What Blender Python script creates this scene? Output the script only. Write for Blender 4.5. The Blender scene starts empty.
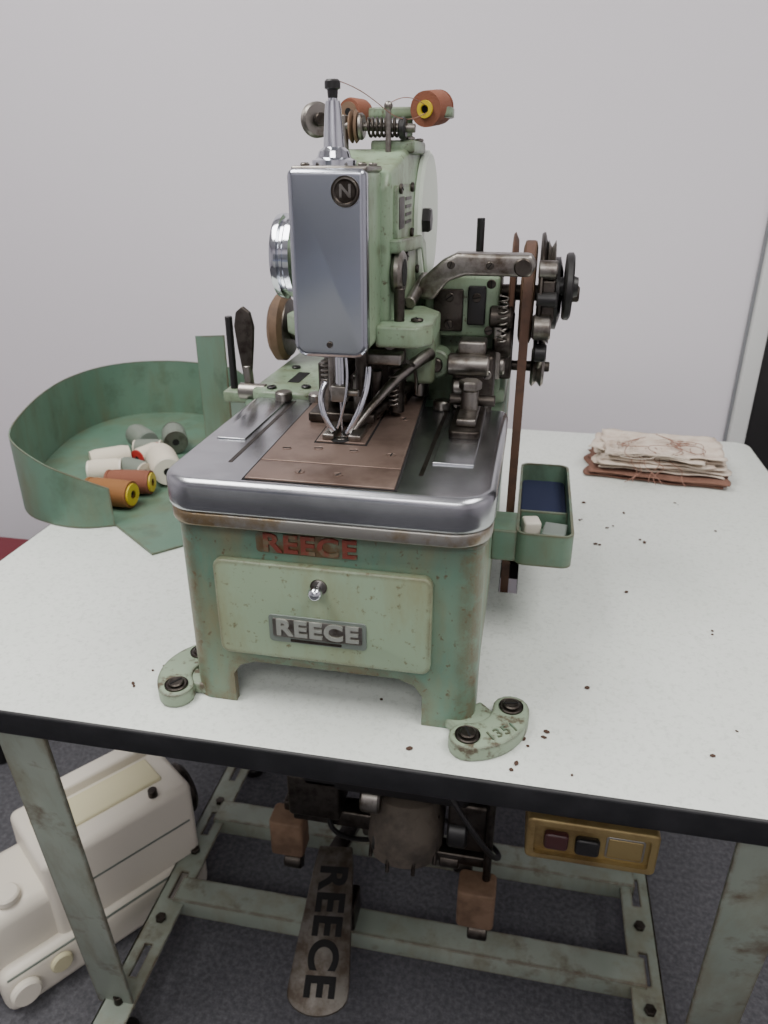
import bpy, bmesh, math, random
from mathutils import Vector, Matrix, noise
random.seed(7)
C=bpy.context.scene.collection
# ---------------------------------------------------------------- materials
def lin(c):
    return tuple(((x/255)/12.92 if x/255<=.04045 else ((x/255+.055)/1.055)**2.4) for x in c)+(1,)
def mat(name,col,rough=.5,metal=0,noise_col=None,nscale=20,lo=.45,hi=.65,bump=0,bscale=200,col2=None,n2scale=6,wear=None,wamt=1,wrad=.006,speck=None,grime=None,gscale=9):
    m=bpy.data.materials.new(name);m.use_nodes=True
    nt=m.node_tree;b=nt.nodes['Principled BSDF']
    b.inputs['Roughness'].default_value=rough;b.inputs['Metallic'].default_value=metal
    b.inputs['Base Color'].default_value=lin(col)
    tc=nt.nodes.new('ShaderNodeTexCoord')
    src=None
    def mk(prev,c2,fac):
        x=nt.nodes.new('ShaderNodeMix');x.data_type='RGBA'
        nt.links.new(fac,x.inputs['Factor'])
        if prev is None: x.inputs['A'].default_value=lin(col)
        else: nt.links.new(prev,x.inputs['A'])
        x.inputs['B'].default_value=lin(c2)
        return x.outputs['Result']
    def nz(scale,lo,hi,detail=6,stretch=None):
        n=nt.nodes.new('ShaderNodeTexNoise');n.inputs['Scale'].default_value=scale;n.inputs['Detail'].default_value=detail;n.inputs['Roughness'].default_value=.65
        v=tc.outputs['Object']
        if stretch:
            mp=nt.nodes.new('ShaderNodeMapping');mp.inputs['Scale'].default_value=stretch
            nt.links.new(v,mp.inputs['Vector']);v=mp.outputs['Vector']
        nt.links.new(v,n.inputs['Vector'])
        r=nt.nodes.new('ShaderNodeMapRange');r.inputs['From Min'].default_value=lo;r.inputs['From Max'].default_value=hi
        nt.links.new(n.outputs['Fac'],r.inputs['Value'])
        return r.outputs['Result']
    if col2: src=mk(src,col2,nz(n2scale,.35,.65,3))
    if grime: src=mk(src,grime,nz(gscale,.46,.70,8,(2.2,2.2,.7)))
    if noise_col: src=mk(src,noise_col,nz(nscale,lo,hi))
    if speck: src=mk(src,speck,nz(130,.60,.70,3))
    if wear:
        bv=nt.nodes.new('ShaderNodeBevel');bv.samples=4;bv.inputs['Radius'].default_value=wrad
        g=nt.nodes.new('ShaderNodeNewGeometry')
        d=nt.nodes.new('ShaderNodeVectorMath');d.operation='DOT_PRODUCT'
        nt.links.new(bv.outputs[0],d.inputs[0]);nt.links.new(g.outputs['Normal'],d.inputs[1])
        r=nt.nodes.new('ShaderNodeMapRange');r.inputs['From Min'].default_value=.999;r.inputs['From Max'].default_value=.94
        nt.links.new(d.outputs['Value'],r.inputs['Value'])
        mu=nt.nodes.new('ShaderNodeMath');mu.operation='MULTIPLY';nt.links.new(r.outputs['Result'],mu.inputs[0]);nt.links.new(nz(40,.32,.52,5),mu.inputs[1])
        m2=nt.nodes.new('ShaderNodeMath');m2.operation='MULTIPLY';nt.links.new(mu.outputs[0],m2.inputs[0]);m2.inputs[1].default_value=wamt
        src=mk(src,wear,m2.outputs[0])
    if src is not None: nt.links.new(src,b.inputs['Base Color'])
    if bump:
        n=nt.nodes.new('ShaderNodeTexNoise');n.inputs['Scale'].default_value=bscale;n.inputs['Detail'].default_value=4
        nt.links.new(tc.outputs['Object'],n.inputs['Vector'])
        bp=nt.nodes.new('ShaderNodeBump');bp.inputs['Strength'].default_value=bump;bp.inputs['Distance'].default_value=.002
        nt.links.new(n.outputs['Fac'],bp.inputs['Height']);nt.links.new(bp.outputs['Normal'],b.inputs['Normal'])
    return m
WALL=mat('wall_paint',(217,213,219),.7,bump=.05,bscale=60)
CEIL=mat('ceiling_paint',(225,225,225),.8)
FLOOR=mat('carpet',(72,72,76),.95,noise_col=(100,100,105),nscale=120,lo=.4,hi=.7,bump=.6,bscale=300)
LAM=mat('white_laminate',(214,220,213),.42,noise_col=(194,200,192),nscale=190,lo=.50,hi=.75,col2=(222,227,221),n2scale=3,bump=.05,bscale=400)
EDGE=mat('black_edge',(14,15,18),.5,noise_col=(30,30,33),nscale=30)
TEAL=mat('teal_enamel',(90,124,108),.42,noise_col=(104,92,66),nscale=15,lo=.57,hi=.70,col2=(112,136,116),n2scale=9,bump=.12,wear=(100,78,52),wrad=.020,speck=(94,84,62),grime=(122,122,94))
TEALC=mat('teal_enamel_clean',(84,114,97),.45,noise_col=(72,88,72),nscale=14,lo=.52,hi=.75,col2=(98,124,106),n2scale=5,wear=(88,76,54),wrad=.005,grime=(94,102,80),gscale=7)
PANEL=mat('light_green_enamel',(142,162,136),.4,noise_col=(122,122,90),nscale=14,lo=.60,hi=.76,col2=(148,166,138),n2scale=5,wear=(98,84,60),wrad=.007,wamt=.9,speck=(112,110,82),grime=(138,144,112))
FOOTG=mat('worn_foot_enamel',(134,150,128),.45,noise_col=(84,76,60),nscale=60,lo=.52,hi=.62,wear=(70,62,50),wrad=.005)
HEADG=mat('pale_green_enamel',(122,144,118),.38,noise_col=(88,94,70),nscale=20,lo=.56,hi=.72,col2=(140,160,134),n2scale=8,wear=(64,58,46),wrad=.005,speck=(84,82,62),grime=(110,118,92),gscale=12)
PALE=mat('pale_enamel',(200,210,196),.35)
FRAMEG=mat('frame_green',(128,138,126),.5,noise_col=(98,88,72),nscale=16,lo=.56,hi=.70,col2=(146,154,142),n2scale=6,wear=(92,76,58),wrad=.006,grime=(122,122,104))
CHROME=mat('chrome',(182,184,188),.25,1,noise_col=(138,140,144),nscale=7,lo=.45,hi=.75,bump=.03,bscale=60)
CHROME2=mat('polished_chrome',(205,208,214),.12,1)
FACE=mat('face_chrome',(172,176,184),.2,1)
STEEL=mat('worn_steel',(142,138,132),.36,1,noise_col=(84,74,64),nscale=40,lo=.48,hi=.7)
DSTEEL=mat('dark_steel',(82,77,72),.42,1,noise_col=(46,40,36),nscale=50,lo=.45,hi=.7)
BLACK=mat('black_oxide',(26,25,25),.4)
VOID=mat('dark_gap',(10,9,9),.9)
THROAT=mat('brown_steel',(122,104,95),.44,.6,noise_col=(96,78,69),nscale=16,lo=.45,hi=.68,col2=(132,114,104),n2scale=6)
RUSTY=mat('rusty_steel',(158,156,150),.38,.85,noise_col=(140,122,94),nscale=12,lo=.50,hi=.60)
REDP=mat('red_letter_paint',(126,62,50),.55,noise_col=(116,104,80),nscale=70,lo=.52,hi=.62)
LETM=mat('letter_metal',(168,172,164),.45,.5)
LETB=mat('plate_grey',(122,132,124),.4,.4)
PEDAL=mat('pedal_steel',(98,94,88),.5,.5,noise_col=(64,54,44),nscale=22,lo=.42,hi=.60)
LEATH=mat('leather_belt',(88,62,48),.7,noise_col=(70,50,40),nscale=40)
RUBB=mat('brown_rubber',(118,94,74),.75,noise_col=(90,70,54),nscale=20)
ORNG=mat('rust_thread',(126,76,56),.8,bump=.4,bscale=500)
GOLDT=mat('ochre_thread',(138,92,50),.8,bump=.4,bscale=500)
YELL=mat('yellow_plastic',(200,176,40),.4)
WHT=mat('white_thread',(210,202,184),.8,bump=.3,bscale=500)
GRYT=mat('grey_thread',(112,120,110),.7,bump=.3,bscale=500)
REDL=mat('red_label',(168,40,36),.6)
NAVY=mat('navy_foam',(28,36,66),.9)
CREAM=mat('cream_plastic',(220,214,200),.4)
CREAM2=mat('cream_panel',(210,204,168),.45)
GOLD=mat('gold_paint',(152,134,90),.42,.5,noise_col=(124,104,68),nscale=20)
BRED=mat('maroon_button',(64,34,34),.4)
CLOTH=mat('cream_cloth',(212,200,186),.95,noise_col=(194,176,160),nscale=30,bump=.5,bscale=600)
CLOTHB=mat('brown_cloth',(124,90,76),.95,noise_col=(108,76,64),nscale=30,bump=.5,bscale=600)
THR=mat('thread_tangle',(140,104,90),.9)
DUST=mat('dusty_housing',(92,84,74),.8,noise_col=(60,54,48),nscale=16)
MAROON=mat('maroon_fabric',(104,34,44),.8)
TRIMM=mat('trim_paint',(206,208,206),.5)
CRUMB=mat('lint',(72,52,42),.9)
BLUE=mat('blue_laminate',(70,98,136),.4)
GREY=mat('reflect_shadow_grey',(128,130,134),.8)  # grey of the added reflection board and the painted trim shadow
# ---------------------------------------------------------------- helpers
PAR=[None]
def group(name,loc):
    e=bpy.data.objects.new(name,None);e.empty_display_size=.05;C.objects.link(e);e.location=loc
    PAR[0]=(e,Vector(loc));return e
def nogroup(): PAR[0]=None
def link(o):
    C.objects.link(o)
    if PAR[0]:
        e,l=PAR[0];o.parent=e;o.matrix_parent_inverse=Matrix.Translation(-l)
    return o
def fin(bm,name,m,sm=40,M=None):
    bmesh.ops.recalc_face_normals(bm,faces=bm.faces)
    me=bpy.data.meshes.new(name)
    if M is not None: bm.transform(M)
    bm.to_mesh(me);bm.free()
    for p in me.polygons: p.use_smooth=True
    me.set_sharp_from_angle(angle=math.radians(sm))
    me.materials.append(m)
    return link(bpy.data.objects.new(name,me))
def bev(bm,w,seg=3,ang=.6):
    if w<=0: return
    es=[e for e in bm.edges if len(e.link_faces)==2 and e.calc_face_angle(0)>ang]
    bmesh.ops.bevel(bm,geom=es,offset=w,segments=seg,affect='EDGES',profile=.5,clamp_overlap=True)
def box(name,lo,hi,m,b=.002,rot=None,seg=3):
    bm=bmesh.new();bmesh.ops.create_cube(bm,size=1)
    lo=Vector(lo);hi=Vector(hi);s=hi-lo;c=(lo+hi)/2
    bmesh.ops.scale(bm,vec=s,verts=bm.verts);bev(bm,b,seg)
    R=Matrix.Identity(4)
    if rot:
        for ax,a in rot: R=Matrix.Rotation(math.radians(a),4,ax)@R
    return fin(bm,name,m,M=Matrix.Translation(c)@R)
def prism(name,poly,pl,a,b,m,bv=.002,seg=3,sm=40):
    bm=bmesh.new()
    f={'xy':lambda p,h:(p[0],p[1],h),'xz':lambda p,h:(p[0],h,p[1]),'yz':lambda p,h:(h,p[0],p[1])}[pl]
    v1=[bm.verts.new(f(p,a)) for p in poly];v2=[bm.verts.new(f(p,b)) for p in poly]
    n=len(poly);bm.faces.new(v1);bm.faces.new(v2[::-1])
    for i in range(n): bm.faces.new((v1[i],v1[(i+1)%n],v2[(i+1)%n],v2[i]))
    bmesh.ops.recalc_face_normals(bm,faces=bm.faces)
    bev(bm,bv,seg)
    return fin(bm,name,m,sm)
def rr(x0,y0,x1,y1,r,n=6):
    rs=r if isinstance(r,(list,tuple)) else [r]*4
    out=[]
    for (cx,cy,a0,rad) in ((x1,y1,0,rs[2]),(x0,y1,90,rs[3]),(x0,y0,180,rs[0]),(x1,y0,270,rs[1])):
        sx=-1 if cx==x1 else 1;sy=-1 if cy==y1 else 1
        for i in range(n+1):
            a=math.radians(a0+90*i/n)
            out.append((cx+sx*rad+rad*math.cos(a),cy+sy*rad+rad*math.sin(a)))
    return out
def axm(p,d):
    d=Vector(d).normalized()
    return Matrix.Translation(Vector(p))@d.to_track_quat('Z','Y').to_matrix().to_4x4()
def lathe(name,prof,p,d,m,seg=40,sm=35):
    bm=bmesh.new();rings=[]
    for r,h in prof:
        if r<1e-6: rings.append([bm.verts.new((0,0,h))])
        else: rings.append([bm.verts.new((r*math.cos(2*math.pi*i/seg),r*math.sin(2*math.pi*i/seg),h)) for i in range(seg)])
    for A,B in zip(rings,rings[1:]):
        for i in range(seg):
            j=(i+1)%seg
            if len(A)==1 and len(B)==1: continue
            if len(A)==1: bm.faces.new((A[0],B[i],B[j]))
            elif len(B)==1: bm.faces.new((A[i],A[j],B[0]))
            else: bm.faces.new((A[i],A[j],B[j],B[i]))
    return fin(bm,name,m,sm,axm(p,d))
def cyl(name,p0,p1,r,m,r2=None,b=None,seg=32):
    p0=Vector(p0);p1=Vector(p1);L=(p1-p0).length;r2=r if r2 is None else r2
    b=min(r,r2)*.15 if b is None else b
    return lathe(name,[(0,0),(r-b,0),(r,b),(r2,L-b),(r2-b,L),(0,L)],p0,p1-p0,m,seg)
def tube(name,pts,r,m,smooth=True,rad=None):
    cu=bpy.data.curves.new(name,'CURVE');cu.dimensions='3D';cu.bevel_depth=r;cu.bevel_resolution=4;cu.use_fill_caps=True
    sp=cu.splines.new('NURBS' if smooth else 'POLY');sp.points.add(len(pts)-1)
    for i,p in enumerate(pts):
        sp.points[i].co=(*p,1)
        if rad: sp.points[i].radius=rad[i]
    if smooth: sp.use_endpoint_u=True;sp.order_u=4 if len(pts)>3 else len(pts);sp.resolution_u=8
    cu.materials.append(m)
    return link(bpy.data.objects.new(name,cu))
def helix(name,p0,p1,R,turns,r,m):
    p0=Vector(p0);p1=Vector(p1);d=(p1-p0).normalized();a=d.orthogonal().normalized();b=d.cross(a);n=int(turns*14)
    return tube(name,[p0+(p1-p0)*i/n+a*R*math.cos(i*2*math.pi/14)+b*R*math.sin(i*2*math.pi/14) for i in range(n+1)],r,m,False)
def sph(name,c,r,m,sc=(1,1,1)):
    bm=bmesh.new();bmesh.ops.create_uvsphere(bm,u_segments=32,v_segments=16,radius=r)
    bmesh.ops.scale(bm,vec=sc,verts=bm.verts)
    return fin(bm,name,m,80,Matrix.Translation(c))
def text(name,s,c,X,Y,size,ext,m,bold=.0,sx=1):
    cu=bpy.data.curves.new(name,'FONT');cu.body=s;cu.size=size;cu.extrude=ext;cu.offset=bold
    cu.align_x='CENTER';cu.align_y='CENTER';cu.materials.append(m);cu.space_character=1.1
    o=link(bpy.data.objects.new(name,cu))
    X=Vector(X).normalized();Y=Vector(Y).normalized();Z=X.cross(Y)
    M=Matrix((X*sx,Y,Z)).transposed().to_4x4();M.translation=Vector(c)
    o.matrix_basis=M
    return o
def screw(p,d,r=.005,m=None,h=.003):
    m=m or DSTEEL
    d=Vector(d).normalized();p=Vector(p)
    cyl('screw',p,p+d*h,r,m,seg=20)
    bm=bmesh.new();bmesh.ops.create_cube(bm,size=1);bmesh.ops.scale(bm,vec=(r*1.7,r*.25,.0006),verts=bm.verts)
    fin(bm,'screw_slot',VOID,M=axm(p+d*(h+.0001),d)@Matrix.Rotation(random.random()*3,4,'Z'))
def boolean(o,cutters):
    for c in cutters:
        md=o.modifiers.new('b','BOOLEAN');md.operation='DIFFERENCE';md.object=c;md.solver='EXACT'
    bpy.context.view_layer.update()
    dg=bpy.context.evaluated_depsgraph_get()
    me=bpy.data.meshes.new_from_object(o.evaluated_get(dg));o.modifiers.clear();o.data=me
    for p in me.polygons: p.use_smooth=True
    me.set_sharp_from_angle(angle=math.radians(35))
    for c in cutters: bpy.data.objects.remove(c)
def bar(name,p0,p1,w,h,m,up=(0,0,1)):
    p0=Vector(p0);p1=Vector(p1);d=(p1-p0);L=d.length;d.normalize();u=Vector(up)
    s=d.cross(u).normalized();u=s.cross(d)
    M=Matrix((s,u,d)).transposed().to_4x4();M.translation=(p0+p1)/2
    bm=bmesh.new();bmesh.ops.create_cube(bm,size=1);bmesh.ops.scale(bm,vec=(w,h,L),verts=bm.verts);bev(bm,.0015,2)
    return fin(bm,name,m,M=M)
# ---------------------------------------------------------------- camera
cam=bpy.data.cameras.new('camera');co=bpy.data.objects.new('camera',cam);C.objects.link(co)
cam.sensor_fit='VERTICAL';cam.sensor_height=36;cam.lens=740/1024*36;cam.clip_start=.01
co.location=(0,0,1.25);co.rotation_euler=(math.radians(65),0,math.radians(11.05))
cam.dof.use_dof=True;cam.dof.focus_distance=.72;cam.dof.aperture_fstop=8
bpy.context.scene.camera=co
# ---------------------------------------------------------------- room
WY=1.72
nogroup()
box('floor',(-2.6,-2.2,-.05),(2.2,WY+.1,0),FLOOR,0)
box('ceiling',(-2.6,-2.2,2.7),(2.2,WY+.1,2.75),CEIL,0)
box('wall_back',(-2.6,WY,0),(2.2,WY+.1,2.7),WALL,0)
box('wall_left',(-2.7,-2.2,0),(-2.6,WY+.1,2.7),WALL,0)
box('wall_right',(2.2,-2.2,0),(2.3,WY+.1,2.7),WALL,0)
box('wall_front',(-2.6,-2.3,0),(2.2,-2.2,2.7),WALL,0)
box('baseboard_back',(-2.6,WY-.015,0),(.450,WY,.09),TRIMM,.003)
box('trim_1',(.458,WY-.022,0),(.494,WY-.001,2.1),TRIMM,.004)
box('trim_shadow',(.452,WY-.008,0),(.458,WY-.001,2.1),GREY,0)  # shadow line along the trim, painted as a grey strip
prism('door_1',rr(.496,.004,1.36,2.09,.004),'xz',WY-.012,WY-.001,BLACK,.002)
# unseen bench and board, added behind the camera for the chrome face to reflect
group('reflection_bench',(-1.0,-1.95,0))
box('reflection_cabinet',(-1.9,-2.165,.001),(-.2,-1.75,.84),TRIMM,.004)
box('reflection_bench_top',(-1.93,-2.165,.84),(-.17,-1.72,.90),BLUE,.004)
for x in (-1.48,-1.05,-.62): box('reflection_door_gap',(x-.003,-1.752,.08),(x+.003,-1.748,.80),VOID,0)
nogroup()
box('reflection_board',(-1.9,-2.198,1.0),(-.2,-2.17,1.8),GREY,.004)  # unseen panel, added as the grey upper reflection in the face plate
# ---------------------------------------------------------------- table
TZ=.75
group('work_table',(-.13,1.0,0))
te=prism('table_edge',rr(-.705,.508,.447,1.515,.03),'xy',TZ-.03,TZ-.0005,EDGE,.003)
top=prism('table_top_laminate',rr(-.702,.511,.444,1.512,.028),'xy',TZ-.006,TZ,LAM,.0008)
c1=box('c1',(-.013,.840,.6),(.011,.93,.8),VOID,0)
boolean(top,[c1])
c1=box('c2',(-.013,.840,.6),(.011,.93,.8),VOID,0)
boolean(te,[c1])
box('apron_front',(-.60,.545,.69),(.34,.555,.72),DSTEEL,.001)
box('apron_left',(-.56,.54,.68),(-.50,1.45,.72),FRAMEG,.002)
box('apron_right',(.26,.54,.69),(.32,1.45,.72),FRAMEG,.002)
for nm,a,b in (('left',(-.500,.53,.72),(-.543,.625,.075)),('right',(.250,.53,.72),(.315,.69,.075))):
    bar('leg_'+nm+'_web',a,b,.060,.005,FRAMEG,(0,1,0))
    s=-.028 if nm=='left' else .028
    bar('leg_'+nm+'_flange',(a[0]+s,a[1]+.02,a[2]),(b[0]+s,b[1]+.02,b[2]),.004,.042,FRAMEG,(0,1,0))
for nm,x,xb in (('left',-.49,-.53),('right',.25,.29)):
    bar('rear_leg_'+nm,(x,1.36,.72),(xb,1.22,.075),.045,.03,FRAMEG,(0,1,0))
for nm,x in (('left',-.535),('right',.262)):
    r=box('foot_rail_'+nm,(x-.025,.58,.085),(x+.025,1.26,.09),FRAMEG,.001)
    cs=[box('c',(x-.006,y,.05),(x+.007,y+.055,.12),VOID,0) for y in (.66,.80,.94,1.08)]
    boolean(r,cs)
    box('foot_rail_flange_'+nm,(x-.025 if nm=='left' else x+.021,.58,.05),(x-.021 if nm=='left' else x+.025,1.26,.09),FRAMEG,.001)
    for y in (.62,1.2): 
        cyl('foot_pad',(x,y,0),(x,y,.02),.022,BLACK);cyl('foot_bolt',(x,y,.01),(x,y,.105),.007,DSTEEL)
    for y in (.76,.90,1.02): cyl('bolt_head',(x,y,.09),(x,y,.098),.009,DSTEEL,seg=6)
for y,nm in ((.82,'front'),(1.0,'rear')):
    box('cross_rail_'+nm,(-.53,y-.024,.091),(.262,y+.022,.096),FRAMEG,.001)
    box('cross_rail_flange_'+nm,(-.53,y-.026,.06),(.262,y-.022,.096),FRAMEG,.001)
# ---------------------------------------------------------------- sewing machine
group('buttonhole_sewing_machine',(-.16,.8,.75))
base=prism('base_casting',rr(-.311,.57,-.023,1.03,.018),'xy',.7505,.958,TEAL,0)
cs=[box('c',(-.303,.578,.70),(-.031,1.022,.945),VOID,0)]
arch=[(-.266,.70),(-.266,.785),(-.258,.797),(-.242,.803),(-.098,.803),(-.082,.797),(-.074,.785),(-.074,.70)]
cs.append(prism('c',arch,'xz',.5,1.1,VOID,0))
arch2=[(.62,.70),(.62,.785),(.628,.797),(.64,.803),(.96,.803),(.972,.797),(.98,.785),(.98,.70)]
cs.append(prism('c',arch2,'yz',-.4,.1,VOID,0))
boolean(base,cs)
prism('base_rim_top',rr(-.313,.568,-.021,1.03,.018),'xy',.950,.958,TEAL,.002)
def kidney(nm,cx,cy,R,a0,a1,w,ccol=FOOTG):
    pts=[];n=14
    for i in range(n+1):
        a=math.radians(a0+(a1-a0)*i/n);pts.append((cx+(R+w)*math.cos(a),cy+(R+w)*math.sin(a)))
    am=math.radians(a1);c=(cx+R*math.cos(am),cy+R*math.sin(am));sg=1 if a1>a0 else -1
    for i in range(1,8):
        a=am+sg*math.pi*i/8;pts.append((c[0]+w*math.cos(a),c[1]+w*math.sin(a)))
    for i in range(n+1):
        a=math.radians(a1+(a0-a1)*i/n);pts.append((cx+(R-w)*math.cos(a),cy+(R-w)*math.sin(a)))
    am=math.radians(a0);c=(cx+R*math.cos(am),cy+R*math.sin(am))
    for i in range(1,8):
        a=am+math.pi+sg*math.pi*i/8;pts.append((c[0]+w*math.cos(a),c[1]+w*math.sin(a)))
    prism(nm,pts,'xy',.7502,.766,ccol,.002,2)
    for a in (a0,a1):
        a=math.radians(a);p=(cx+R*math.cos(a),cy+R*math.sin(a),.766)
        cyl('foot_washer',p,(p[0],p[1],.768),.012,DSTEEL);screw((p[0],p[1],.768),(0,0,1),.008,DSTEEL)
kidney('foot_bracket_left',-.297,.592,.042,222,134,.018)
box('foot_arm_left',(-.338,.572,.751),(-.29,.598,.764),FOOTG,.003)
kidney('foot_bracket_right',-.033,.591,.045,278,365,.018)
box('foot_arm_right',(-.040,.553,.751),(-.008,.60,.762),FOOTG,.003,rot=[('Z',-45)])
text('foot_number','1351',(.005,.557,.7665),(.75,.6,0),(-.6,.75,0),.016,.0008,TEALC)
prism('drawer_panel',rr(-.273,.817,-.066,.921,.009),'xz',.5615,.571,PANEL,.0025)
lathe('drawer_knob',[(0,0),(.004,0),(.004,.006),(.0055,.008),(.0068,.012),(.0055,.016),(.003,.018),(0,.0182)],(-.1705,.5615,.902),(0,-1,0),CHROME2)
cyl('knob_washer',(-.1705,.5615,.902),(-.1705,.5605,.902),.0080,STEEL)
prism('name_plate',rr(-.221,.838,-.126,.868,.004),'xz',.5600,.5616,LETB,.0006)
prism('name_plate_recess',rr(-.217,.844,-.130,.8645,.002),'xz',.5594,.5602,STEEL,.0002)
prism('name_plate_strip',rr(-.200,.8395,-.150,.8425,.001),'xz',.5594,.5602,DSTEEL,.0002)
text('name_letters','REECE',(-.1735,.5592,.8545),(1,0,0),(0,0,1),.0235,.0014,LETM,.0008,1.14)
text('cast_letters','REECE',(-.180,.5690,.9390),(1,0,0),(0,0,1),.0250,.0018,REDP,.0007,1.18)
prism('cast_tab',rr(-.231,.9285,-.136,.9495,.004),'xz',.5692,.5702,TEAL,.0004)
prism('bed_skirt',rr(-.3145,.5535,-.0175,.82,[.034,.034,.01,.01],8),'xy',.958,.9705,RUSTY,.002)
prism('bed_plate',rr(-.316,.552,-.016,.815,[.034,.034,.012,.012],10),'xy',.969,1.003,CHROME,.008,5)
prism('throat_gap',[(-.2365,.562),(-.0985,.562),(-.1145,.862),(-.2405,.862)],'xy',1.0005,1.0036,VOID,0)
prism('throat_plate_front',[(-.234,.563),(-.101,.563),(-.1030,.606),(-.2348,.606)],'xy',1.002,1.0052,THROAT,.0008)
prism('throat_plate_rear',[(-.2348,.608),(-.1032,.608),(-.117,.86),(-.2385,.86)],'xy',1.002,1.0052,THROAT,.0008)
prism('needle_plate_gap',[(-.199,.660),(-.146,.660),(-.148,.777),(-.202,.777)],'xy',1.005,1.0055,VOID,0)
prism('needle_plate',[(-.197,.662),(-.148,.662),(-.150,.775),(-.20,.775)],'xy',1.005,1.0070,THROAT,.0005)
prism('needle_slot',rr(-.184,.660,-.164,.678,.009),'xy',1.0068,1.0073,VOID,0)
cyl('needle_slot_ring',(-.174,.672,1.0070),(-.174,.672,1.0078),.0055,STEEL)
prism('needle_slot_long',rr(-.177,.68,-.171,.76,.0025),'xy',1.0068,1.00735,VOID,0)
for p in ((-.190,.584),(-.155,.583),(-.220,.64),(-.118,.64),(-.222,.75),(-.124,.75),(-.19,.645),(-.155,.645)): screw((p[0],p[1],1.0050),(0,0,1),.0046,THROAT,.0006)
for x0,x1 in ((-.264,-.260),(-.086,-.082)): prism('bed_groove',[(x0,.60),(x1,.60),(x1,.80),(x0,.80)],'xy',1.002,1.0033,DSTEEL,0)
prism('bed_step_left',[(-.300,.66),(-.270,.66),(-.270,.80),(-.300,.80)],'xy',1.002,1.0045,CHROME,.001)
prism('bed_step_right',[(-.078,.63),(-.04,.63),(-.04,.80),(-.078,.80)],'xy',1.002,1.005,CHROME,.001)
prism('rear_bed',rr(-.335,.812,-.022,1.09,.02),'xy',.90,.992,TEALC,.004)
prism('rear_bed_top',rr(-.325,.815,-.24,1.05,.02),'xy',.99,1.008,HEADG,.004)
prism('rear_bed_top_right',rr(-.12,.87,-.024,1.05,.015),'xy',.99,1.01,HEADG,.004)
for p in ((-.30,.83),(-.26,.84),(-.30,.93),(-.26,.95),(-.245,.88)): screw((p[0],p[1],1.008),(0,0,1),.006,BLACK,.003)
box('bed_slot_dark',(-.29,.86,1.0075),(-.275,.91,1.0085),VOID,0)
box('lever_bracket',(-.366,.835,.985),(-.30,.865,1.0),HEADG,.003)
cyl('lever_rod',(-.356,.85,.985),(-.356,.85,1.088),.0045,BLACK)
bl=[(-.006,0),(-.010,.03),(-.0125,.055),(-.009,.072),(0,.079),(.009,.072),(.0125,.055),(.010,.03),(.006,0),(.003,-.03),(-.003,-.03)]
prism('lever_spoon',[(-.336+a,1.022+b) for a,b in bl],'xz',.845,.851,DSTEEL,.002)
cyl('lever_stem',(-.334,.848,.99),(-.336,.848,1.03),.006,STEEL)
cyl('lever_hub',(-.345,.84,1.0),(-.31,.84,1.0),.010,STEEL)
lathe('winder_wheel',[(.020,0),(.036,0),(.040,.003),(.044,.006),(.044,.016),(.040,.019),(.036,.022),(.020,.022)],(-.340,.97,1.053),(1,0,0),RUBB)
lathe('winder_hub',[(0,-.004),(.021,-.004),(.037,.004),(.037,.023),(.021,.026),(0,.026)],(-.340,.97,1.053),(1,0,0),DSTEEL)
cyl('winder_nut',(-.315,.97,1.053),(-.30,.97,1.053),.016,STEEL)
cyl('winder_shaft',(-.345,.97,1.053),(-.20,.97,1.053),.008,DSTEEL)
arm=[(.695,1.115),(.695,1.235),(.705,1.247),(.76,1.256),(.80,1.266),(.90,1.268),(.945,1.255),(.975,1.22),(.99,1.15),(1.01,1.0),(.90,1.0),(.895,1.06),(.88,1.085),(.85,1.098),(.80,1.102),(.76,1.10),(.72,1.105)]
prism('arm_casting',arm,'yz',-.206,-.131,HEADG,.006,3)
prism('arm_rear_left',[(.84,1.005),(.84,1.09),(.87,1.13),(1.0,1.13),(1.02,1.005)],'yz',-.235,-.20,HEADG,.005)
prism('arm_side_plate',rr(.715,1.185,.80,1.235,.006),'yz',-.133,-.127,HEADG,.0015)
prism('arm_side_mark',rr(.722,1.197,.752,1.225,.003),'yz',-.128,-.1265,DSTEEL,.0005)
for k in range(4): box('mark_line',(-.1266,.757,1.200+.007*k),(-.1262,.790,1.203+.007*k),DSTEEL,0)
prism('arm_side_plate_low',rr(.72,1.12,.83,1.178,.01),'yz',-.133,-.127,HEADG,.002)
prism('arm_rib',[(.70,1.178),(.84,1.170),(.885,1.12),(.89,1.09),(.90,1.12),(.87,1.175),(.84,1.184),(.70,1.19)],'yz',-.134,-.122,HEADG,.002)
cyl('side_eye_cover',(-.13,.715,1.160),(-.120,.715,1.160),.021,STEEL)
cyl('side_eye_hole',(-.122,.715,1.160),(-.1195,.715,1.160),.014,VOID)
cyl('side_rod',(-.122,.70,1.115),(-.122,.70,1.148),.005,DSTEEL)
cyl('side_shaft',(-.122,.76,1.125),(-.118,.84,1.14),.006,STEEL)
for y,z in ((.725,1.232),(.79,1.232),(.79,1.19),(.76,1.17),(.81,1.13),(.745,1.128),(.83,1.15),(.86,1.24),(.90,1.15)): screw((-.127,y,z),(1,0,0),.0045,DSTEEL)
cyl('hex_plug',(-.131,.852,1.198),(-.114,.852,1.198),.0135,BLACK,seg=6)
lathe('rear_cover_disc',[(0,0),(.070,0),(.074,.003),(.074,.007),(.070,.010),(0,.010)],(-.133,.905,1.193),(1,0,0),PALE,56)
prism('head_casting',rr(-.202,1.099,-.139,1.249,.008),'xz',.645,.70,HEADG,.002)
prism('head_face_plate',rr(-.205,1.096,-.1385,1.249,[.012,.012,.006,.006]),'xz',.632,.648,FACE,.005,5)
box('head_top_plate',(-.203,.64,1.246),(-.139,.705,1.251),STEEL,.002)
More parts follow.
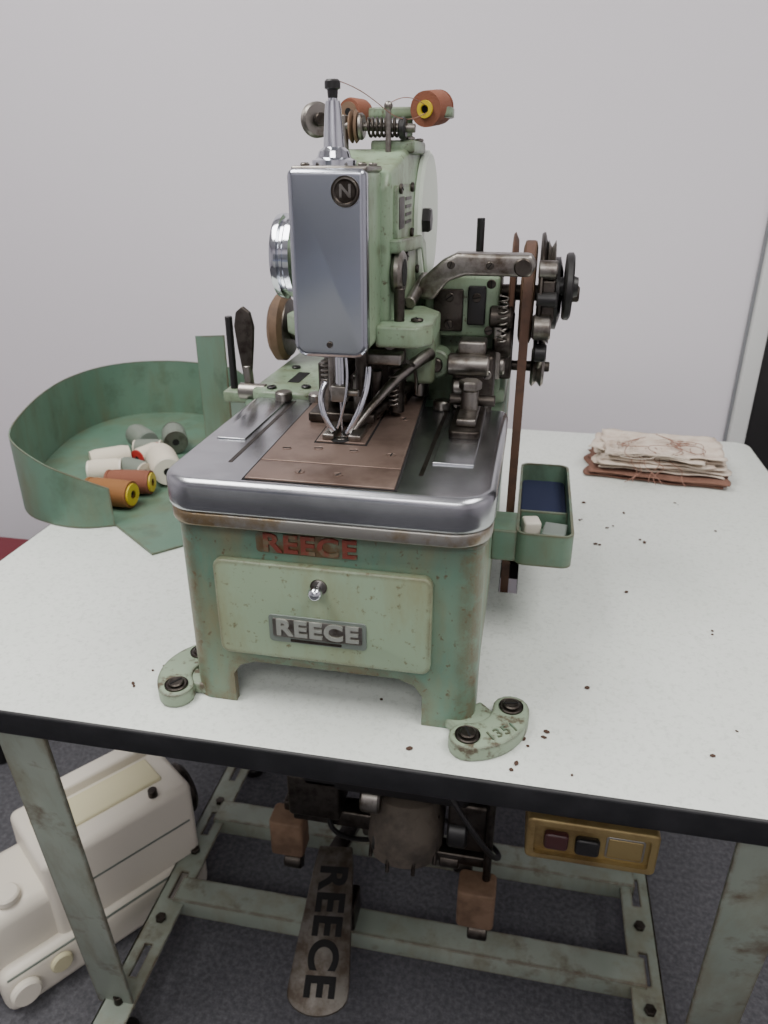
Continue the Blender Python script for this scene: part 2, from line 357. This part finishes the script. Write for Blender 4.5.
cyl('face_emblem',(-.155,.632,1.232),(-.155,.6305,1.232),.0120,STEEL)
cyl('face_emblem_inner',(-.155,.6306,1.232),(-.155,.6301,1.232),.0095,DSTEEL)
text('emblem_letter','N',(-.155,.6299,1.232),(1,0,0),(0,0,1),.014,.0003,STEEL,.0003)
cyl('face_screw',(-.172,.632,1.108),(-.172,.6305,1.108),.0028,DSTEEL)
for x,y in ((-.195,.655),(-.146,.655),(-.195,.695),(-.146,.697)): screw((x,y,1.251),(0,0,1),.004,STEEL,.002)
lathe('needle_bar_bushing',[(0,0),(.019,0),(.019,.004),(.0145,.006),(.013,.011),(.0090,.014),(.0070,.041),(.0060,.048),(.0055,.048),(0,.048)],(-.174,.672,1.251),(0,0,1),CHROME2)
cyl('needle_bar_top',(-.174,.672,1.29),(-.174,.672,1.302),.004,CHROME2)
lathe('bar_knob',[(0,0),(.004,0),(.0045,.006),(.0065,.007),(.0065,.012),(.005,.0135),(0,.0135)],(-.174,.672,1.301),(0,0,1),BLACK)
prism('head_yoke',[(-.222,.70),(-.205,.66),(-.20,.70),(-.14,.70),(-.14,.672),(-.10,.672),(-.088,.69),(-.09,.76),(-.11,.79),(-.21,.79),(-.238,.76),(-.24,.72)],'xy',1.098,1.118,HEADG,.003)
screw((-.105,.70,1.118),(0,0,1),.006,DSTEEL)
lathe('hand_wheel',[(0,0),(.026,0),(.028,.004),(.033,.004),(.035,.0),(.0425,0),(.0435,.003),(.0435,.007),(.040,.009),(.040,.012),(.0425,.014),(.0425,.020),(.034,.022),(.030,.017),(.016,.017),(.013,.026),(0,.026)],(-.268,.80,1.163),(1,0,0),CHROME2,56)
cyl('hand_wheel_shaft',(-.27,.80,1.163),(-.20,.80,1.163),.010,STEEL)
cyl('shaft_boss',(-.232,.80,1.163),(-.20,.80,1.163),.022,HEADG)
# needle / clamp mechanism
cyl('needle_bar',(-.174,.672,1.045),(-.174,.672,1.10),.0042,CHROME2)
box('needle_clamp',(-.182,.664,1.046),(-.166,.682,1.062),STEEL,.002)
cyl('clamp_screw',(-.166,.672,1.054),(-.156,.672,1.054),.0035,STEEL)
cyl('needle',(-.174,.676,1.004),(-.174,.673,1.046),.0007,CHROME2,r2=.0012,b=.0001)
cyl('presser_bar',(-.186,.69,1.05),(-.186,.69,1.10),.004,STEEL)
cyl('looper_tube',(-.158,.695,1.045),(-.158,.695,1.10),.006,DSTEEL)
tube('looper_link_1',[(-.19,.68,1.06),(-.198,.672,1.048),(-.192,.668,1.03),(-.182,.672,1.015)],.003,CHROME2)
tube('looper_link_2',[(-.15,.69,1.075),(-.148,.68,1.05),(-.158,.672,1.03),(-.168,.674,1.012)],.003,CHROME2)
tube('looper_wire',[(-.168,.665,1.10),(-.160,.662,1.07),(-.168,.662,1.04),(-.176,.665,1.02)],.0012,CHROME2)
tube('cutting_lever',[(-.105,.80,1.065),(-.125,.76,1.06),(-.145,.72,1.04),(-.165,.685,1.012)],.005,STEEL,rad=[1.4,1.3,1,.6])
tube('cutting_lever_lower',[(-.12,.82,1.03),(-.14,.76,1.025),(-.155,.71,1.015),(-.168,.69,1.010)],.005,DSTEEL)
box('clamp_foot_left',(-.192,.665,1.007),(-.18,.78,1.013),STEEL,.0015)
box('clamp_foot_right',(-.166,.665,1.007),(-.153,.79,1.013),STEEL,.0015)
box('clamp_bridge',(-.20,.705,1.012),(-.148,.725,1.022),DSTEEL,.002)
cyl('clamp_post',(-.152,.74,1.01),(-.152,.74,1.06),.006,DSTEEL)
for i,(x,y,z,r,h) in enumerate(((-.135,.76,1.01,.009,.05),(-.205,.74,1.01,.008,.035),(-.21,.79,1.01,.012,.05),(-.12,.83,1.01,.011,.06),(-.185,.80,1.01,.014,.07),(-.15,.81,1.01,.010,.075),(-.225,.80,1.01,.007,.04),(-.17,.735,1.015,.006,.04))):
    cyl('mechanism_post',(x,y,z),(x,y,z+h),r,STEEL if i%2 else DSTEEL)
helix('clamp_spring',(-.205,.74,1.045),(-.205,.74,1.075),.006,6,.001,STEEL)
helix('lift_spring',(-.135,.745,1.02),(-.135,.745,1.055),.005,7,.0009,STEEL)
box('mechanism_block',(-.20,.80,1.005),(-.13,.89,1.07),DSTEEL,.004)
box('mechanism_arm',(-.20,.72,1.045),(-.185,.80,1.058),DSTEEL,.003)
box('mechanism_slide',(-.222,.72,1.006),(-.205,.85,1.016),DSTEEL,.002)
box('mechanism_bar',(-.165,.70,1.075),(-.12,.72,1.086),STEEL,.002)
for x in (-.275,-.235,-.09):
    cyl('bed_knob',(x,.80,1.003),(x,.80,1.014),.010,STEEL)
tube('thread_guide',[(-.12,.80,1.02),(-.115,.78,1.06),(-.12,.74,1.07)],.002,STEEL)
box('right_housing',(-.118,.845,1.075),(-.036,.95,1.142),HEADG,.004)
box('right_housing_face',(-.108,.839,1.082),(-.075,.846,1.128),DSTEEL,.002)
box('right_housing_dark',(-.07,.838,1.09),(-.05,.846,1.132),BLACK,.002)
for x,z in ((-.112,1.135),(-.045,1.135),(-.045,1.085),(-.06,1.12),(-.09,1.12),(-.09,1.09)): screw((x,.839,z),(0,-1,0),.005,DSTEEL)
box('right_housing_lower',(-.125,.87,1.0),(-.03,.97,1.08),HEADG,.006)
box('right_column',(-.135,.80,1.03),(-.10,.86,1.10),HEADG,.006)
cyl('right_boss',(-.10,.845,1.05),(-.10,.815,1.05),.016,HEADG)
cyl('right_boss_pin',(-.10,.816,1.05),(-.10,.808,1.05),.008,DSTEEL)
cyl('black_post',(-.064,.90,1.13),(-.064,.90,1.198),.0045,BLACK)
cyl('post_collar',(-.064,.90,1.14),(-.064,.90,1.152),.008,STEEL)
prism('support_lever',[(-.120,1.124),(-.118,1.142),(-.096,1.162),(-.08,1.170),(-.004,1.170),(.002,1.160),(-.004,1.148),(-.07,1.148),(-.088,1.142),(-.103,1.122)],'xz',.795,.822,STEEL,.004)
cyl('lever_boss',(-.012,.82,1.158),(-.012,.79,1.158),.009,DSTEEL)
for x in (-.085,-.045): screw((x,.795,1.159),(0,-1,0),.004,DSTEEL)
PY,PZ=.90,1.118
cyl('pulley_shaft',(-.05,PY,PZ),(.052,PY,PZ),.009,DSTEEL)
lathe('belt_pulley',[(0,0),(.050,0),(.057,.002),(.055,.004),(.055,.012),(.057,.014),(.050,.016),(0,.016)],(-.014,PY,PZ),(1,0,0),RUBB,56)
lathe('pulley_disc_inner',[(0,0),(.060,0),(.062,.002),(.054,.006),(0,.006)],(-.026,PY-.003,PZ+.004),(1,0,0),LEATH,56)
lathe('pulley_disc_grey',[(0,0),(.064,0),(.066,.002),(.066,.004),(.056,.007),(0,.007)],(.005,PY,PZ),(1,0,0),DSTEEL,56)
lathe('pulley_disc_steel',[(0,0),(.054,0),(.058,.001),(.050,.005),(.058,.009),(.054,.010),(0,.010)],(.012,PY,PZ),(1,0,0),STEEL,56)
lathe('pulley_disc_small',[(0,0),(.040,0),(.040,.006),(.026,.010),(0,.010)],(.022,PY,PZ),(1,0,0),BLACK,40)
pr=[(0,0),(.010,0),(.010,.004),(.034,.005),(.036,.007),(.036,.012),(.033,.014),(.012,.014),(.010,.020),(0,.020)]
lathe('knob_wheel',pr,(.028,PY-.03,PZ+.012),(1,0,0),BLACK,40)
for i in range(5):
    a=i*1.2566;cyl('pulley_bolt',(.018,PY+.034*math.cos(a),PZ+.034*math.sin(a)),(.029,PY+.034*math.cos(a),PZ+.034*math.sin(a)),.005,STEEL,seg=6)
box('clutch_link',(.006,.842,1.095),(.024,.858,1.14),DSTEEL,.003)
cyl('clutch_roller',(.002,.842,1.09),(.022,.842,1.09),.014,STEEL)
cyl('clutch_roller_top',(.004,.846,1.150),(.024,.846,1.150),.010,STEEL)
cyl('clutch_roller_mid',(.004,.840,1.12),(.026,.840,1.12),.008,BLACK)
lathe('lower_pulley',[(0,0),(.020,0),(.024,.003),(.018,.008),(.024,.013),(.020,.016),(0,.016)],(.004,.89,1.035),(1,0,0),STEEL)
cyl('lower_pulley_shaft',(-.04,.89,1.035),(.026,.89,1.035),.006,DSTEEL)
box('pulley_bracket',(-.036,.88,1.0),(-.024,.93,1.11),TEALC,.003)
box('link_plate',(-.034,.86,1.025),(-.018,.88,1.10),DSTEEL,.003)
cyl('cam_a',(-.040,.85,1.07),(-.019,.85,1.07),.017,DSTEEL)
cyl('cam_b',(-.060,.85,1.045),(-.025,.85,1.045),.012,STEEL)
cyl('cam_c',(.006,.85,1.06),(.020,.85,1.06),.010,BLACK)
cyl('cam_d',(-.045,.84,1.10),(-.02,.84,1.10),.012,DSTEEL)
box('cam_link',(-.040,.835,1.03),(-.030,.85,1.10),STEEL,.003)
helix('trip_spring',(-.030,.83,1.125),(-.030,.83,1.075),.005,8,.001,STEEL)
tube('link_rod',[(.014,.85,1.09),(.016,.86,1.06),(.012,.87,1.04)],.004,STEEL)
prism('stop_block',rr(-.072,.70,-.04,.79,.006),'xy',1.004,1.012,DSTEEL,.002)
box('stop_slide',(-.066,.715,1.012),(-.046,.80,1.020),STEEL,.002)
cyl('stop_post',(-.056,.755,1.015),(-.056,.755,1.04),.009,STEEL)
cyl('stop_post_cross',(-.078,.765,1.026),(-.03,.765,1.026),.006,DSTEEL)
cyl('stop_nut',(-.056,.755,1.04),(-.056,.755,1.05),.012,STEEL,seg=6)
box('stop_tower',(-.08,.80,1.0),(-.035,.845,1.065),DSTEEL,.005)
cyl('tower_roller',(-.085,.80,1.055),(-.04,.80,1.055),.012,STEEL)
cyl('tower_roller_2',(-.078,.797,1.03),(-.05,.797,1.03),.010,STEEL)
box('tower_cap',(-.075,.80,1.065),(-.045,.83,1.08),STEEL,.003)
for x,z in ((-.072,1.01),(-.043,1.012),(-.042,1.045)): screw((x,.80,z),(0,-1,0),.005,STEEL)
# top thread assembly
box('arm_top_block',(-.170,.80,1.262),(-.126,.88,1.274),HEADG,.003)
for y in (.81,.87): screw((-.132,y,1.274),(0,0,1),.005,STEEL)
cyl('thread_post',(-.150,.79,1.255),(-.150,.79,1.302),.0028,STEEL)
sph('thread_post_eye',(-.150,.79,1.303),.0042,STEEL)
cyl('tension_bar',(-.225,.80,1.288),(-.125,.80,1.284),.004,STEEL)
lathe('tension_disc_left',[(0,0),(.014,0),(.016,.002),(.011,.005),(.016,.008),(.014,.010),(0,.010)],(-.226,.800,1.292),(.6,-.75,0),STEEL)
cyl('tension_nut_left',(-.222,.795,1.292),(-.215,.785,1.292),.006,DSTEEL)
lathe('tension_disc',[(0,0),(.013,0),(.015,.002),(.008,.004),(.015,.006),(.013,.008),(0,.008)],(-.190,.80,1.286),(1,0,0),RUBB)
cyl('tension_nut',(-.182,.80,1.286),(-.176,.80,1.286),.012,STEEL)
helix('tension_spring',(-.172,.80,1.285),(-.142,.80,1.285),.008,7,.0013,DSTEEL)
cyl('tension_knob',(-.141,.80,1.284),(-.134,.80,1.284),.010,BLACK)
cyl('tension_post',(-.196,.80,1.245),(-.196,.80,1.296),.004,STEEL)
prism('spool_bracket',rr(-.185,.850,-.096,.89,.014),'xy',1.296,1.306,HEADG,.002)
cyl('bracket_post',(-.145,.87,1.26),(-.145,.87,1.302),.006,HEADG)
def spool(name,p,d,r,L,mt,core,fl=1.0):
    p=Vector(p);d=Vector(d).normalized()
    lathe(name+'_thread',[(.2*r,0),(r*.92,0),(r,L*.12),(r,L*.88),(r*.92,L),(.2*r,L)],p,d,mt)
    lathe(name+'_core',[(r*.28,-L*.06),(r*fl,-L*.06),(r*fl,0),(r*.5,.001),(r*.5,L-.001),(r*fl,L),(r*fl,L*1.06),(r*.28,L*1.06),(r*.28,-L*.06)],p,d,core)
    cyl(name+'_bore',p-d*L*.058,p+d*L*1.058,r*.3,VOID)
spool('needle_thread',(-.121,.842,1.303),(.22,.95,.1),.0165,.035,ORNG,ORNG,.99)
lathe('needle_thread_cap',[(.004,0),(.008,0),(.008,.003),(.004,.003)],(-.122,.836,1.3025),(.22,.95,.1),YELL)
spool('rear_thread',(-.208,.87,1.303),(.3,.95,0),.014,.03,ORNG,RUBB,.7)
tube('needle_thread_line',[(-.172,.668,1.314),(-.16,.70,1.312),(-.15,.76,1.300),(-.135,.80,1.286),(-.12,.84,1.300)],.0004,THR)
tube('needle_thread_line_2',[(-.150,.79,1.304),(-.135,.81,1.318),(-.12,.84,1.305)],.0004,THR)
r=.0575
pts=[(PY-.052,.30)]
for i in range(0,19):
    a=math.pi-math.pi*i/18;pts.append((PY+r*math.cos(a),PZ+r*math.sin(a)))
pts.append((PY+.012,.30))
inn=[(PY-.049,.30)]+[(PY+(r-.003)*math.cos(math.pi-math.pi*i/18),PZ+(r-.003)*math.sin(math.pi-math.pi*i/18)) for i in range(19)]+[(PY+.009,.30)]
prism('drive_belt',pts+inn[::-1],'yz',-.011,-.001,LEATH,0)
# ---------------------------------------------------------------- accessory tray
group('accessory_tray',(.03,.85,.85))
tr=prism('tray_body',rr(.003,.742,.066,.962,.012),'xy',.846,.885,TEALC,0)
c=prism('c',rr(.006,.745,.063,.959,.010),'xy',.85,.9,VOID,0)
boolean(tr,[c])
prism('tray_mount',rr(-.024,.748,.005,.80,.003),'xy',.846,.884,TEALC,.002)
prism('tray_lining',rr(.0065,.84,.0625,.958,.008),'xy',.8505,.862,NAVY,.002)
box('tray_divider',(.0065,.832,.85),(.0625,.836,.872),TEALC,.0008)
box('white_block',(.010,.79,.8505),(.030,.812,.876),CREAM,.003,rot=[('Z',12)])
box('grey_block',(.033,.765,.8505),(.060,.797,.876),LETB,.002,rot=[('Z',-8)])
box('grey_block_b',(.010,.752,.8505),(.033,.775,.862),STEEL,.002,rot=[('Z',10)])
# ---------------------------------------------------------------- tub
group('sheet_metal_tub',(-.66,1.17,.76))
def cat(P,n=8):
    out=[]
    Q=[Vector(p) for p in P];Q=[Q[0]*2-Q[1]]+Q+[Q[-1]*2-Q[-2]]
    for i in range(1,len(Q)-2):
        for k in range(n):
            t=k/n;a,b,c,d=Q[i-1],Q[i],Q[i+1],Q[i+2]
            out.append(.5*((2*b)+(c-a)*t+(2*a-5*b+4*c-d)*t*t+(3*b-a-3*c+d)*t**3))
    out.append(Q[-2]);return out
def band(name,P,m,z0=.7512,t=.0022,sm=60):
    bm=bmesh.new();rows=[]
    for i,p in enumerate(P):
        a=P[max(i-1,0)];b=P[min(i+1,len(P)-1)]
        tg=Vector((b.x-a.x,b.y-a.y)).normalized();nx=Vector((-tg.y,tg.x))*t/2
        rows.append([bm.verts.new((p.x+s*nx.x,p.y+s*nx.y,z0+h)) for s,h in ((1,0),(1,p.z),(-1,p.z),(-1,0))])
    for A,B in zip(rows,rows[1:]):
        for k in range(4): bm.faces.new((A[k],A[(k+1)%4],B[(k+1)%4],B[k]))
    bm.faces.new(rows[0]);bm.faces.new(rows[-1][::-1])
    return fin(bm,name,m,sm)
H=.118
wp=cat([(-.600,.922,.062),(-.642,.906,.084),(-.692,.908,.100),(-.752,.932,H),(-.802,.990,H),(-.847,1.09,H),(-.882,1.20,H),(-.897,1.30,H),(-.882,1.39,H),(-.835,1.448,H),(-.76,1.475,H),(-.68,1.468,H),(-.60,1.44,H)])
band('tub_wall',wp,TEALC)
band('tub_back_wall',[Vector((-.60,1.44,H)),Vector((-.535,1.36,H)),Vector((-.525,1.20,H))],TEALC)
band('tub_end_flange',[Vector((-.460,1.075,.265)),Vector((-.528,1.12,.252))],TEALC)
fl=[(p.x,p.y) for p in wp][::-1]
fl+=[(-.50,.845),(-.42,.93),(-.40,1.06),(-.468,1.085),(-.522,1.13),(-.525,1.2),(-.535,1.36)]
prism('tub_floor',fl,'xy',.7506,.7532,TEALC,0)
F0=.7545
def gspool(name,c,ang,r,L,mt,core,fl=.9,cap=None):
    group(name,(c[0],c[1],F0))
    d=Vector((math.cos(math.radians(ang)),math.sin(math.radians(ang)),0));p=Vector((c[0],c[1],F0+r*1.02))-d*L/2
    spool('spool',p,d,r,L,mt,core,fl)
    if cap: lathe('cap',[(r*.3,0),(r*.8,0),(r*.8,.003),(r*.3,.003)],p+d*(L*1.06),d,cap)
gspool('thread_spool',(-.640,.985),-2,.022,.068,GOLDT,GOLDT,.98,YELL)
gspool('thread_spool',(-.634,1.036),8,.020,.065,ORNG,ORNG,.98,YELL)
gspool('thread_spool',(-.722,1.13),40,.020,.06,WHT,WHT,.9)
gspool('thread_spool',(-.608,1.11),-55,.026,.078,WHT,CREAM,.9)
gspool('thread_spool',(-.715,1.235),-40,.022,.060,GRYT,LETB,.9)
gspool('thread_spool',(-.655,1.25),-60,.023,.055,GRYT,STEEL,.95)
gspool('thread_spool',(-.70,1.075),20,.020,.05,WHT,CREAM,.9)
gspool('thread_spool',(-.668,1.165),70,.018,.045,WHT,REDL,.9)
gspool('thread_spool',(-.655,1.09),-20,.019,.05,GRYT,WHT,.9)
gspool('thread_spool',(-.685,1.20),10,.017,.045,GRYT,WHT,.9)
# ---------------------------------------------------------------- cloth pile
group('fabric_swatch_pile',(.24,1.34,.75))
def cloth(name,cx,cy,w,d,z,ang,m,amp,seed):
    bm=bmesh.new();n=26;g=[]
    for i in range(n):
        row=[]
        for j in range(n):
            u=(i/(n-1)-.5);v=(j/(n-1)-.5)
            x=u*w*(1+.10*noise.noise(Vector((v*4,seed,0))));y=v*d*(1+.12*noise.noise(Vector((u*4,seed,3))))
            nz=noise.noise(Vector((u*5,v*5,seed*3.1)))+.5*noise.noise(Vector((u*13,v*13,seed)))
            e=max(abs(u),abs(v))*2
            row.append(bm.verts.new((x,y,z+amp*(.7+nz)*(.4+.6*e))))
        g.append(row)
    for i in range(n-1):
        for j in range(n-1): bm.faces.new((g[i][j],g[i+1][j],g[i+1][j+1],g[i][j+1]))
    M=Matrix.Translation((cx,cy,0))@Matrix.Rotation(math.radians(ang),4,'Z')
    o=fin(bm,name,m,180,M);s=o.modifiers.new('s','SOLIDIFY');s.thickness=.0022;s.offset=1;return o
z=.7512
for i in range(3):
    cloth('brown_swatch',.240+random.uniform(-.006,.006),1.325+random.uniform(-.006,.006),.23,.135,z,-6+random.uniform(-4,4),CLOTHB,.0015,i);z+=.0042
for i in range(7):
    cloth('cream_swatch',.242+random.uniform(-.012,.012),1.333+random.uniform(-.01,.01),.220+random.uniform(-.03,.01),.132+random.uniform(-.02,.012),z,-8+random.uniform(-9,9),CLOTH,.0036,20+i);z+=.0052
for k in range(14):
    cxk=.24+random.uniform(-.07,.06);cyk=1.31+random.uniform(-.05,.05)
    pts=[(cxk+random.uniform(-.05,.05),cyk+random.uniform(-.06,.04),z+.004+random.uniform(-.001,.004)) for _ in range(7)]
    tube('loose_thread',pts,.0006,THR if k%2 else CLOTH)
for k in range(6):
    x0=.15+random.uniform(0,.16)
    pts=[(x0+random.uniform(-.02,.02),1.30-.022*i*.6+random.uniform(-.004,.004),max(.7522,z-.006*i)) for i in range(7)]
    tube('hanging_thread',pts,.0006,THR)
# ---------------------------------------------------------------- crumbs
nogroup()
bm=bmesh.new()
pts=[(.10,1.08),(.14,1.06),(.125,1.0),(.19,1.02),(.26,1.17),(.11,1.15),(.03,.56),(.045,.575),(.02,.535),(-.385,.575),(-.375,.60),(.24,.79),(.35,.62),(.33,.84),(.15,.87),(-.12,.60),(.07,.53),(.23,.62),(-.08,.535),(.17,1.12),(.30,1.08),(.09,.66),(.20,.58)]
for i,(x,y) in enumerate(pts):
    for k in range(2 if i<12 else 1):
        s=random.uniform(.0012,.0028);M_=Matrix.Translation((x+random.uniform(-.01,.01)*k,y+random.uniform(-.01,.01)*k,.7505+s*.3))@Matrix.Rotation(random.random()*3,4,'Z')@Matrix.Diagonal((s*random.uniform(1,1.8),s,s*.45,1))
        bmesh.ops.create_icosphere(bm,subdivisions=1,radius=1,matrix=M_)
fin(bm,'lint_crumbs',CRUMB)
# ---------------------------------------------------------------- switch box
group('power_switch_box',(.10,.58,.63))
fr=prism('switch_housing',rr(.038,.602,.167,.657,.006),'xz',.562,.62,GOLD,.003)
c=prism('c',rr(.046,.610,.159,.649,.004),'xz',.54,.568,VOID,0);boolean(fr,[c])
prism('switch_recess',rr(.045,.609,.160,.650,.004),'xz',.5675,.569,GOLD,0)
prism('off_button',rr(.056,.619,.080,.640,.004),'xz',.560,.569,BRED,.003)
prism('on_button',rr(.087,.617,.111,.638,.004),'xz',.560,.569,BLACK,.003)
prism('blank_plate_frame',rr(.117,.613,.155,.642,.003),'xz',.5668,.569,RUSTY,.0005)
prism('blank_plate',rr(.119,.615,.153,.640,.002),'xz',.566,.569,GOLD,.001)
box('switch_mount',(.06,.57,.655),(.15,.61,.7195),DSTEEL,.002)
# ---------------------------------------------------------------- pedal
group('foot_pedal',(-.24,.75,.12))
A=Vector((-.226,.640,.135));B=Vector((-.250,.86,.205));d=(B-A);L=d.length;d.normalize()
Xa=Vector((1,0,0));Xa=(Xa-d*Xa.dot(d)).normalized();Na=Xa.cross(d).normalized()
Mx=Matrix((Xa,d,Na)).transposed().to_4x4();Mx.translation=A
bm=bmesh.new()
out=[(-.028,.235),(.028,.235),(.033,.20),(.040,.11),(.046,.03)]
out+= [(.046*math.cos(math.radians(-t)),.02+.030*math.sin(math.radians(-t))) for t in range(0,181,15)]
out+= [(-.046,.03),(-.040,.11),(-.033,.20)]
v1=[bm.verts.new((a,b,0)) for a,b in out];v2=[bm.verts.new((a,b,.008)) for a,b in out];n=len(out)
bm.faces.new(v1[::-1]);bm.faces.new(v2)
for i in range(n): bm.faces.new((v1[i],v1[(i+1)%n],v2[(i+1)%n],v2[i]))
bmesh.ops.recalc_face_normals(bm,faces=bm.faces);bev(bm,.003,2)
fin(bm,'treadle_plate',PEDAL,M=Mx)
cc=Mx@Vector((0,.108,.0085))
text('treadle_letters','REECE',cc,-d,Xa,.062,.0008,VOID,.0020,1.02)
bar('treadle_bar',(-.25,.86,.20),(-.25,.99,.13),.03,.01,DSTEEL)
box('treadle_bearing',(-.285,.795,.0975),(-.205,.845,.15),DSTEEL,.004)
# ---------------------------------------------------------------- motor
group('clutch_motor',(-.12,.85,.4))
box('motor_mount',(-.30,.74,.60),(-.02,1.05,.7195),BLACK,.004)
box('motor_hanger',(-.28,.78,.42),(-.03,.98,.61),BLACK,.01)
cyl('motor_body',(-.24,.90,.44),(-.02,.90,.44),.085,DSTEEL,b=.012,seg=48)
lathe('motor_cover',[(0,0),(.03,0),(.050,.008),(.057,.03),(.057,.075),(.048,.10),(.03,.112),(0,.114)],(-.125,.80,.29),(0,.35,1),DUST,40)
for i in range(9):
    a=i*2*math.pi/9+.2
    cyl('cover_rib',(-.125+.056*math.cos(a),.805+.054*math.sin(a),.305),(-.125+.056*math.cos(a),.835+.054*math.sin(a),.375),.003,DSTEEL)
cyl('cover_cap',(-.125,.797,.282),(-.125,.80,.292),.02,DSTEEL)
cyl('motor_pulley',(-.03,.90,.44),(.01,.90,.44),.045,STEEL)
for i in range(6): cyl('motor_fin',(-.22+.033*i,.90,.44),(-.212+.033*i,.90,.44),.09,BLACK,seg=48)
box('motor_strap',(-.30,.80,.33),(-.17,.83,.36),DSTEEL,.003)
for i,(x,y) in enumerate(((-.325,.845),(-.01,.775))):
    prism('knock_pad',[(x+a-.0,y+b) for a,b in rr(-.028,-.022,.028,.022,.008)],'xy',.215,.287,RUBB,.003)
    cyl('pad_rod',(x+.012,y+.01,.16),(x+.012,y+.01,.62),.006,DSTEEL)
    cyl('pad_joint',(x-.01,y,.185),(x+.02,y,.185),.014,DSTEEL)
box('pad_arm_l',(-.33,.84,.30),(-.18,.87,.32),DSTEEL,.003)
box('pad_arm_r',(-.12,.79,.30),(.0,.82,.32),DSTEEL,.003)
box('lever_block_l',(-.30,.78,.36),(-.22,.84,.44),DSTEEL,.006)
box('lever_block_r',(-.06,.79,.33),(.0,.85,.42),DSTEEL,.006)
box('rear_guard',(-.30,1.06,.16),(.03,1.08,.55),BLACK,.004)
tube('motor_cable',[(-.1,.8,.5),(-.02,.74,.42),(.03,.78,.3),(.02,.9,.24),(-.1,.95,.22)],.004,BLACK)
tube('motor_cable_b',[(-.2,.82,.45),(-.26,.78,.36),(-.22,.80,.29),(-.16,.86,.25),(-.12,.9,.23)],.004,BLACK)
for k,(x,y,z_,r_) in enumerate(((-.30,.90,.40,.03),(-.19,.80,.40,.022),(-.06,.80,.36,.024),(-.05,.84,.25,.018),(-.2,.86,.28,.02),(-.17,.79,.33,.018),(-.07,.80,.30,.014),(-.09,.86,.24,.022))):
    cyl('motor_fitting',(x,y,z_),(x+.03,y,z_),r_,[DSTEEL,STEEL,BLACK][k%3])
# ---------------------------------------------------------------- serger on floor
group('overlock_machine',(-.70,.80,0))
Rz=Matrix.Translation((-.690,.825,0))@Matrix.Rotation(math.radians(54),4,'Z')
def lb(name,lo,hi,m,b):
    o=box(name,lo,hi,m,b,seg=4);o.data.transform(Rz);return o
lb('serger_base',(-.20,-.095,.001),(.17,.095,.09),CREAM,.02)
lb('serger_body',(-.10,-.08,.08),(.165,.08,.25),CREAM,.014)
lb('serger_front',(-.225,-.07,.07),(-.06,.075,.19),CREAM,.025)
lb('serger_top_cover',(-.08,-.035,.245),(.13,.03,.256),CREAM2,.004)
lb('serger_rail',(-.06,.04,.235),(.14,.075,.27),CREAM,.006)
lb('serger_side_line',(-.08,-.0815,.17),(.15,-.079,.173),LETB,0)
lb('serger_base_line',(-.19,-.0965,.085),(.16,-.094,.088),LETB,0)
def lc(name,p0,p1,r,m):
    o=cyl(name,p0,p1,r,m);o.data.transform(Rz);return o
lc('serger_wheel',(.165,0,.17),(.19,0,.17),.05,DSTEEL)
for k in range(3): lc('tension_dial',(-.225,-.04+.04*k,.14),(-.245,-.04+.04*k,.14),.016,CREAM)
lc('serger_knob',(-.15,-.04,.19),(-.15,-.04,.205),.02,CREAM)
lc('serger_dial_side',(-.17,-.095,.05),(-.17,-.11,.05),.024,CREAM)
lc('serger_dial_side_b',(-.11,-.095,.06),(-.11,-.105,.06),.018,CREAM2)
lc('serger_post',(.10,-.06,.25),(.10,-.06,.265),.008,DSTEEL)
# ---------------------------------------------------------------- stool left
group('maroon_stool',(-1.25,1.3,0))
prism('seat',rr(-1.60,1.05,-1.06,1.42,.05),'xy',.37,.43,MAROON,.02)
for x in (-1.5,-1.12):
    for y in (1.12,1.3): cyl('stool_leg',(x,y,0),(x,y,.38),.015,BLACK)
# ---------------------------------------------------------------- lights
def area(name,loc,sx,sy,e,col=(1,1,1),rot=(0,0,0)):
    l=bpy.data.lights.new(name,'AREA');l.shape='RECTANGLE';l.size=sx;l.size_y=sy;l.energy=e;l.color=col
    o=bpy.data.objects.new(name,l);C.objects.link(o);o.location=loc;o.rotation_euler=rot
area('ceiling_light_a',(-1.0,.3,2.66),.8,1.4,49,(1,.975,.94))
area('ceiling_light_b',(.9,.3,2.66),.8,1.4,34,(1,.975,.94))
area('ceiling_light_c',(-.1,-1.4,2.66),1.4,.8,30,(1,.975,.95))
w=bpy.data.worlds.new('world');bpy.context.scene.world=w;w.use_nodes=True
w.node_tree.nodes['Background'].inputs[0].default_value=(.9,.95,1,1);w.node_tree.nodes['Background'].inputs[1].default_value=.3
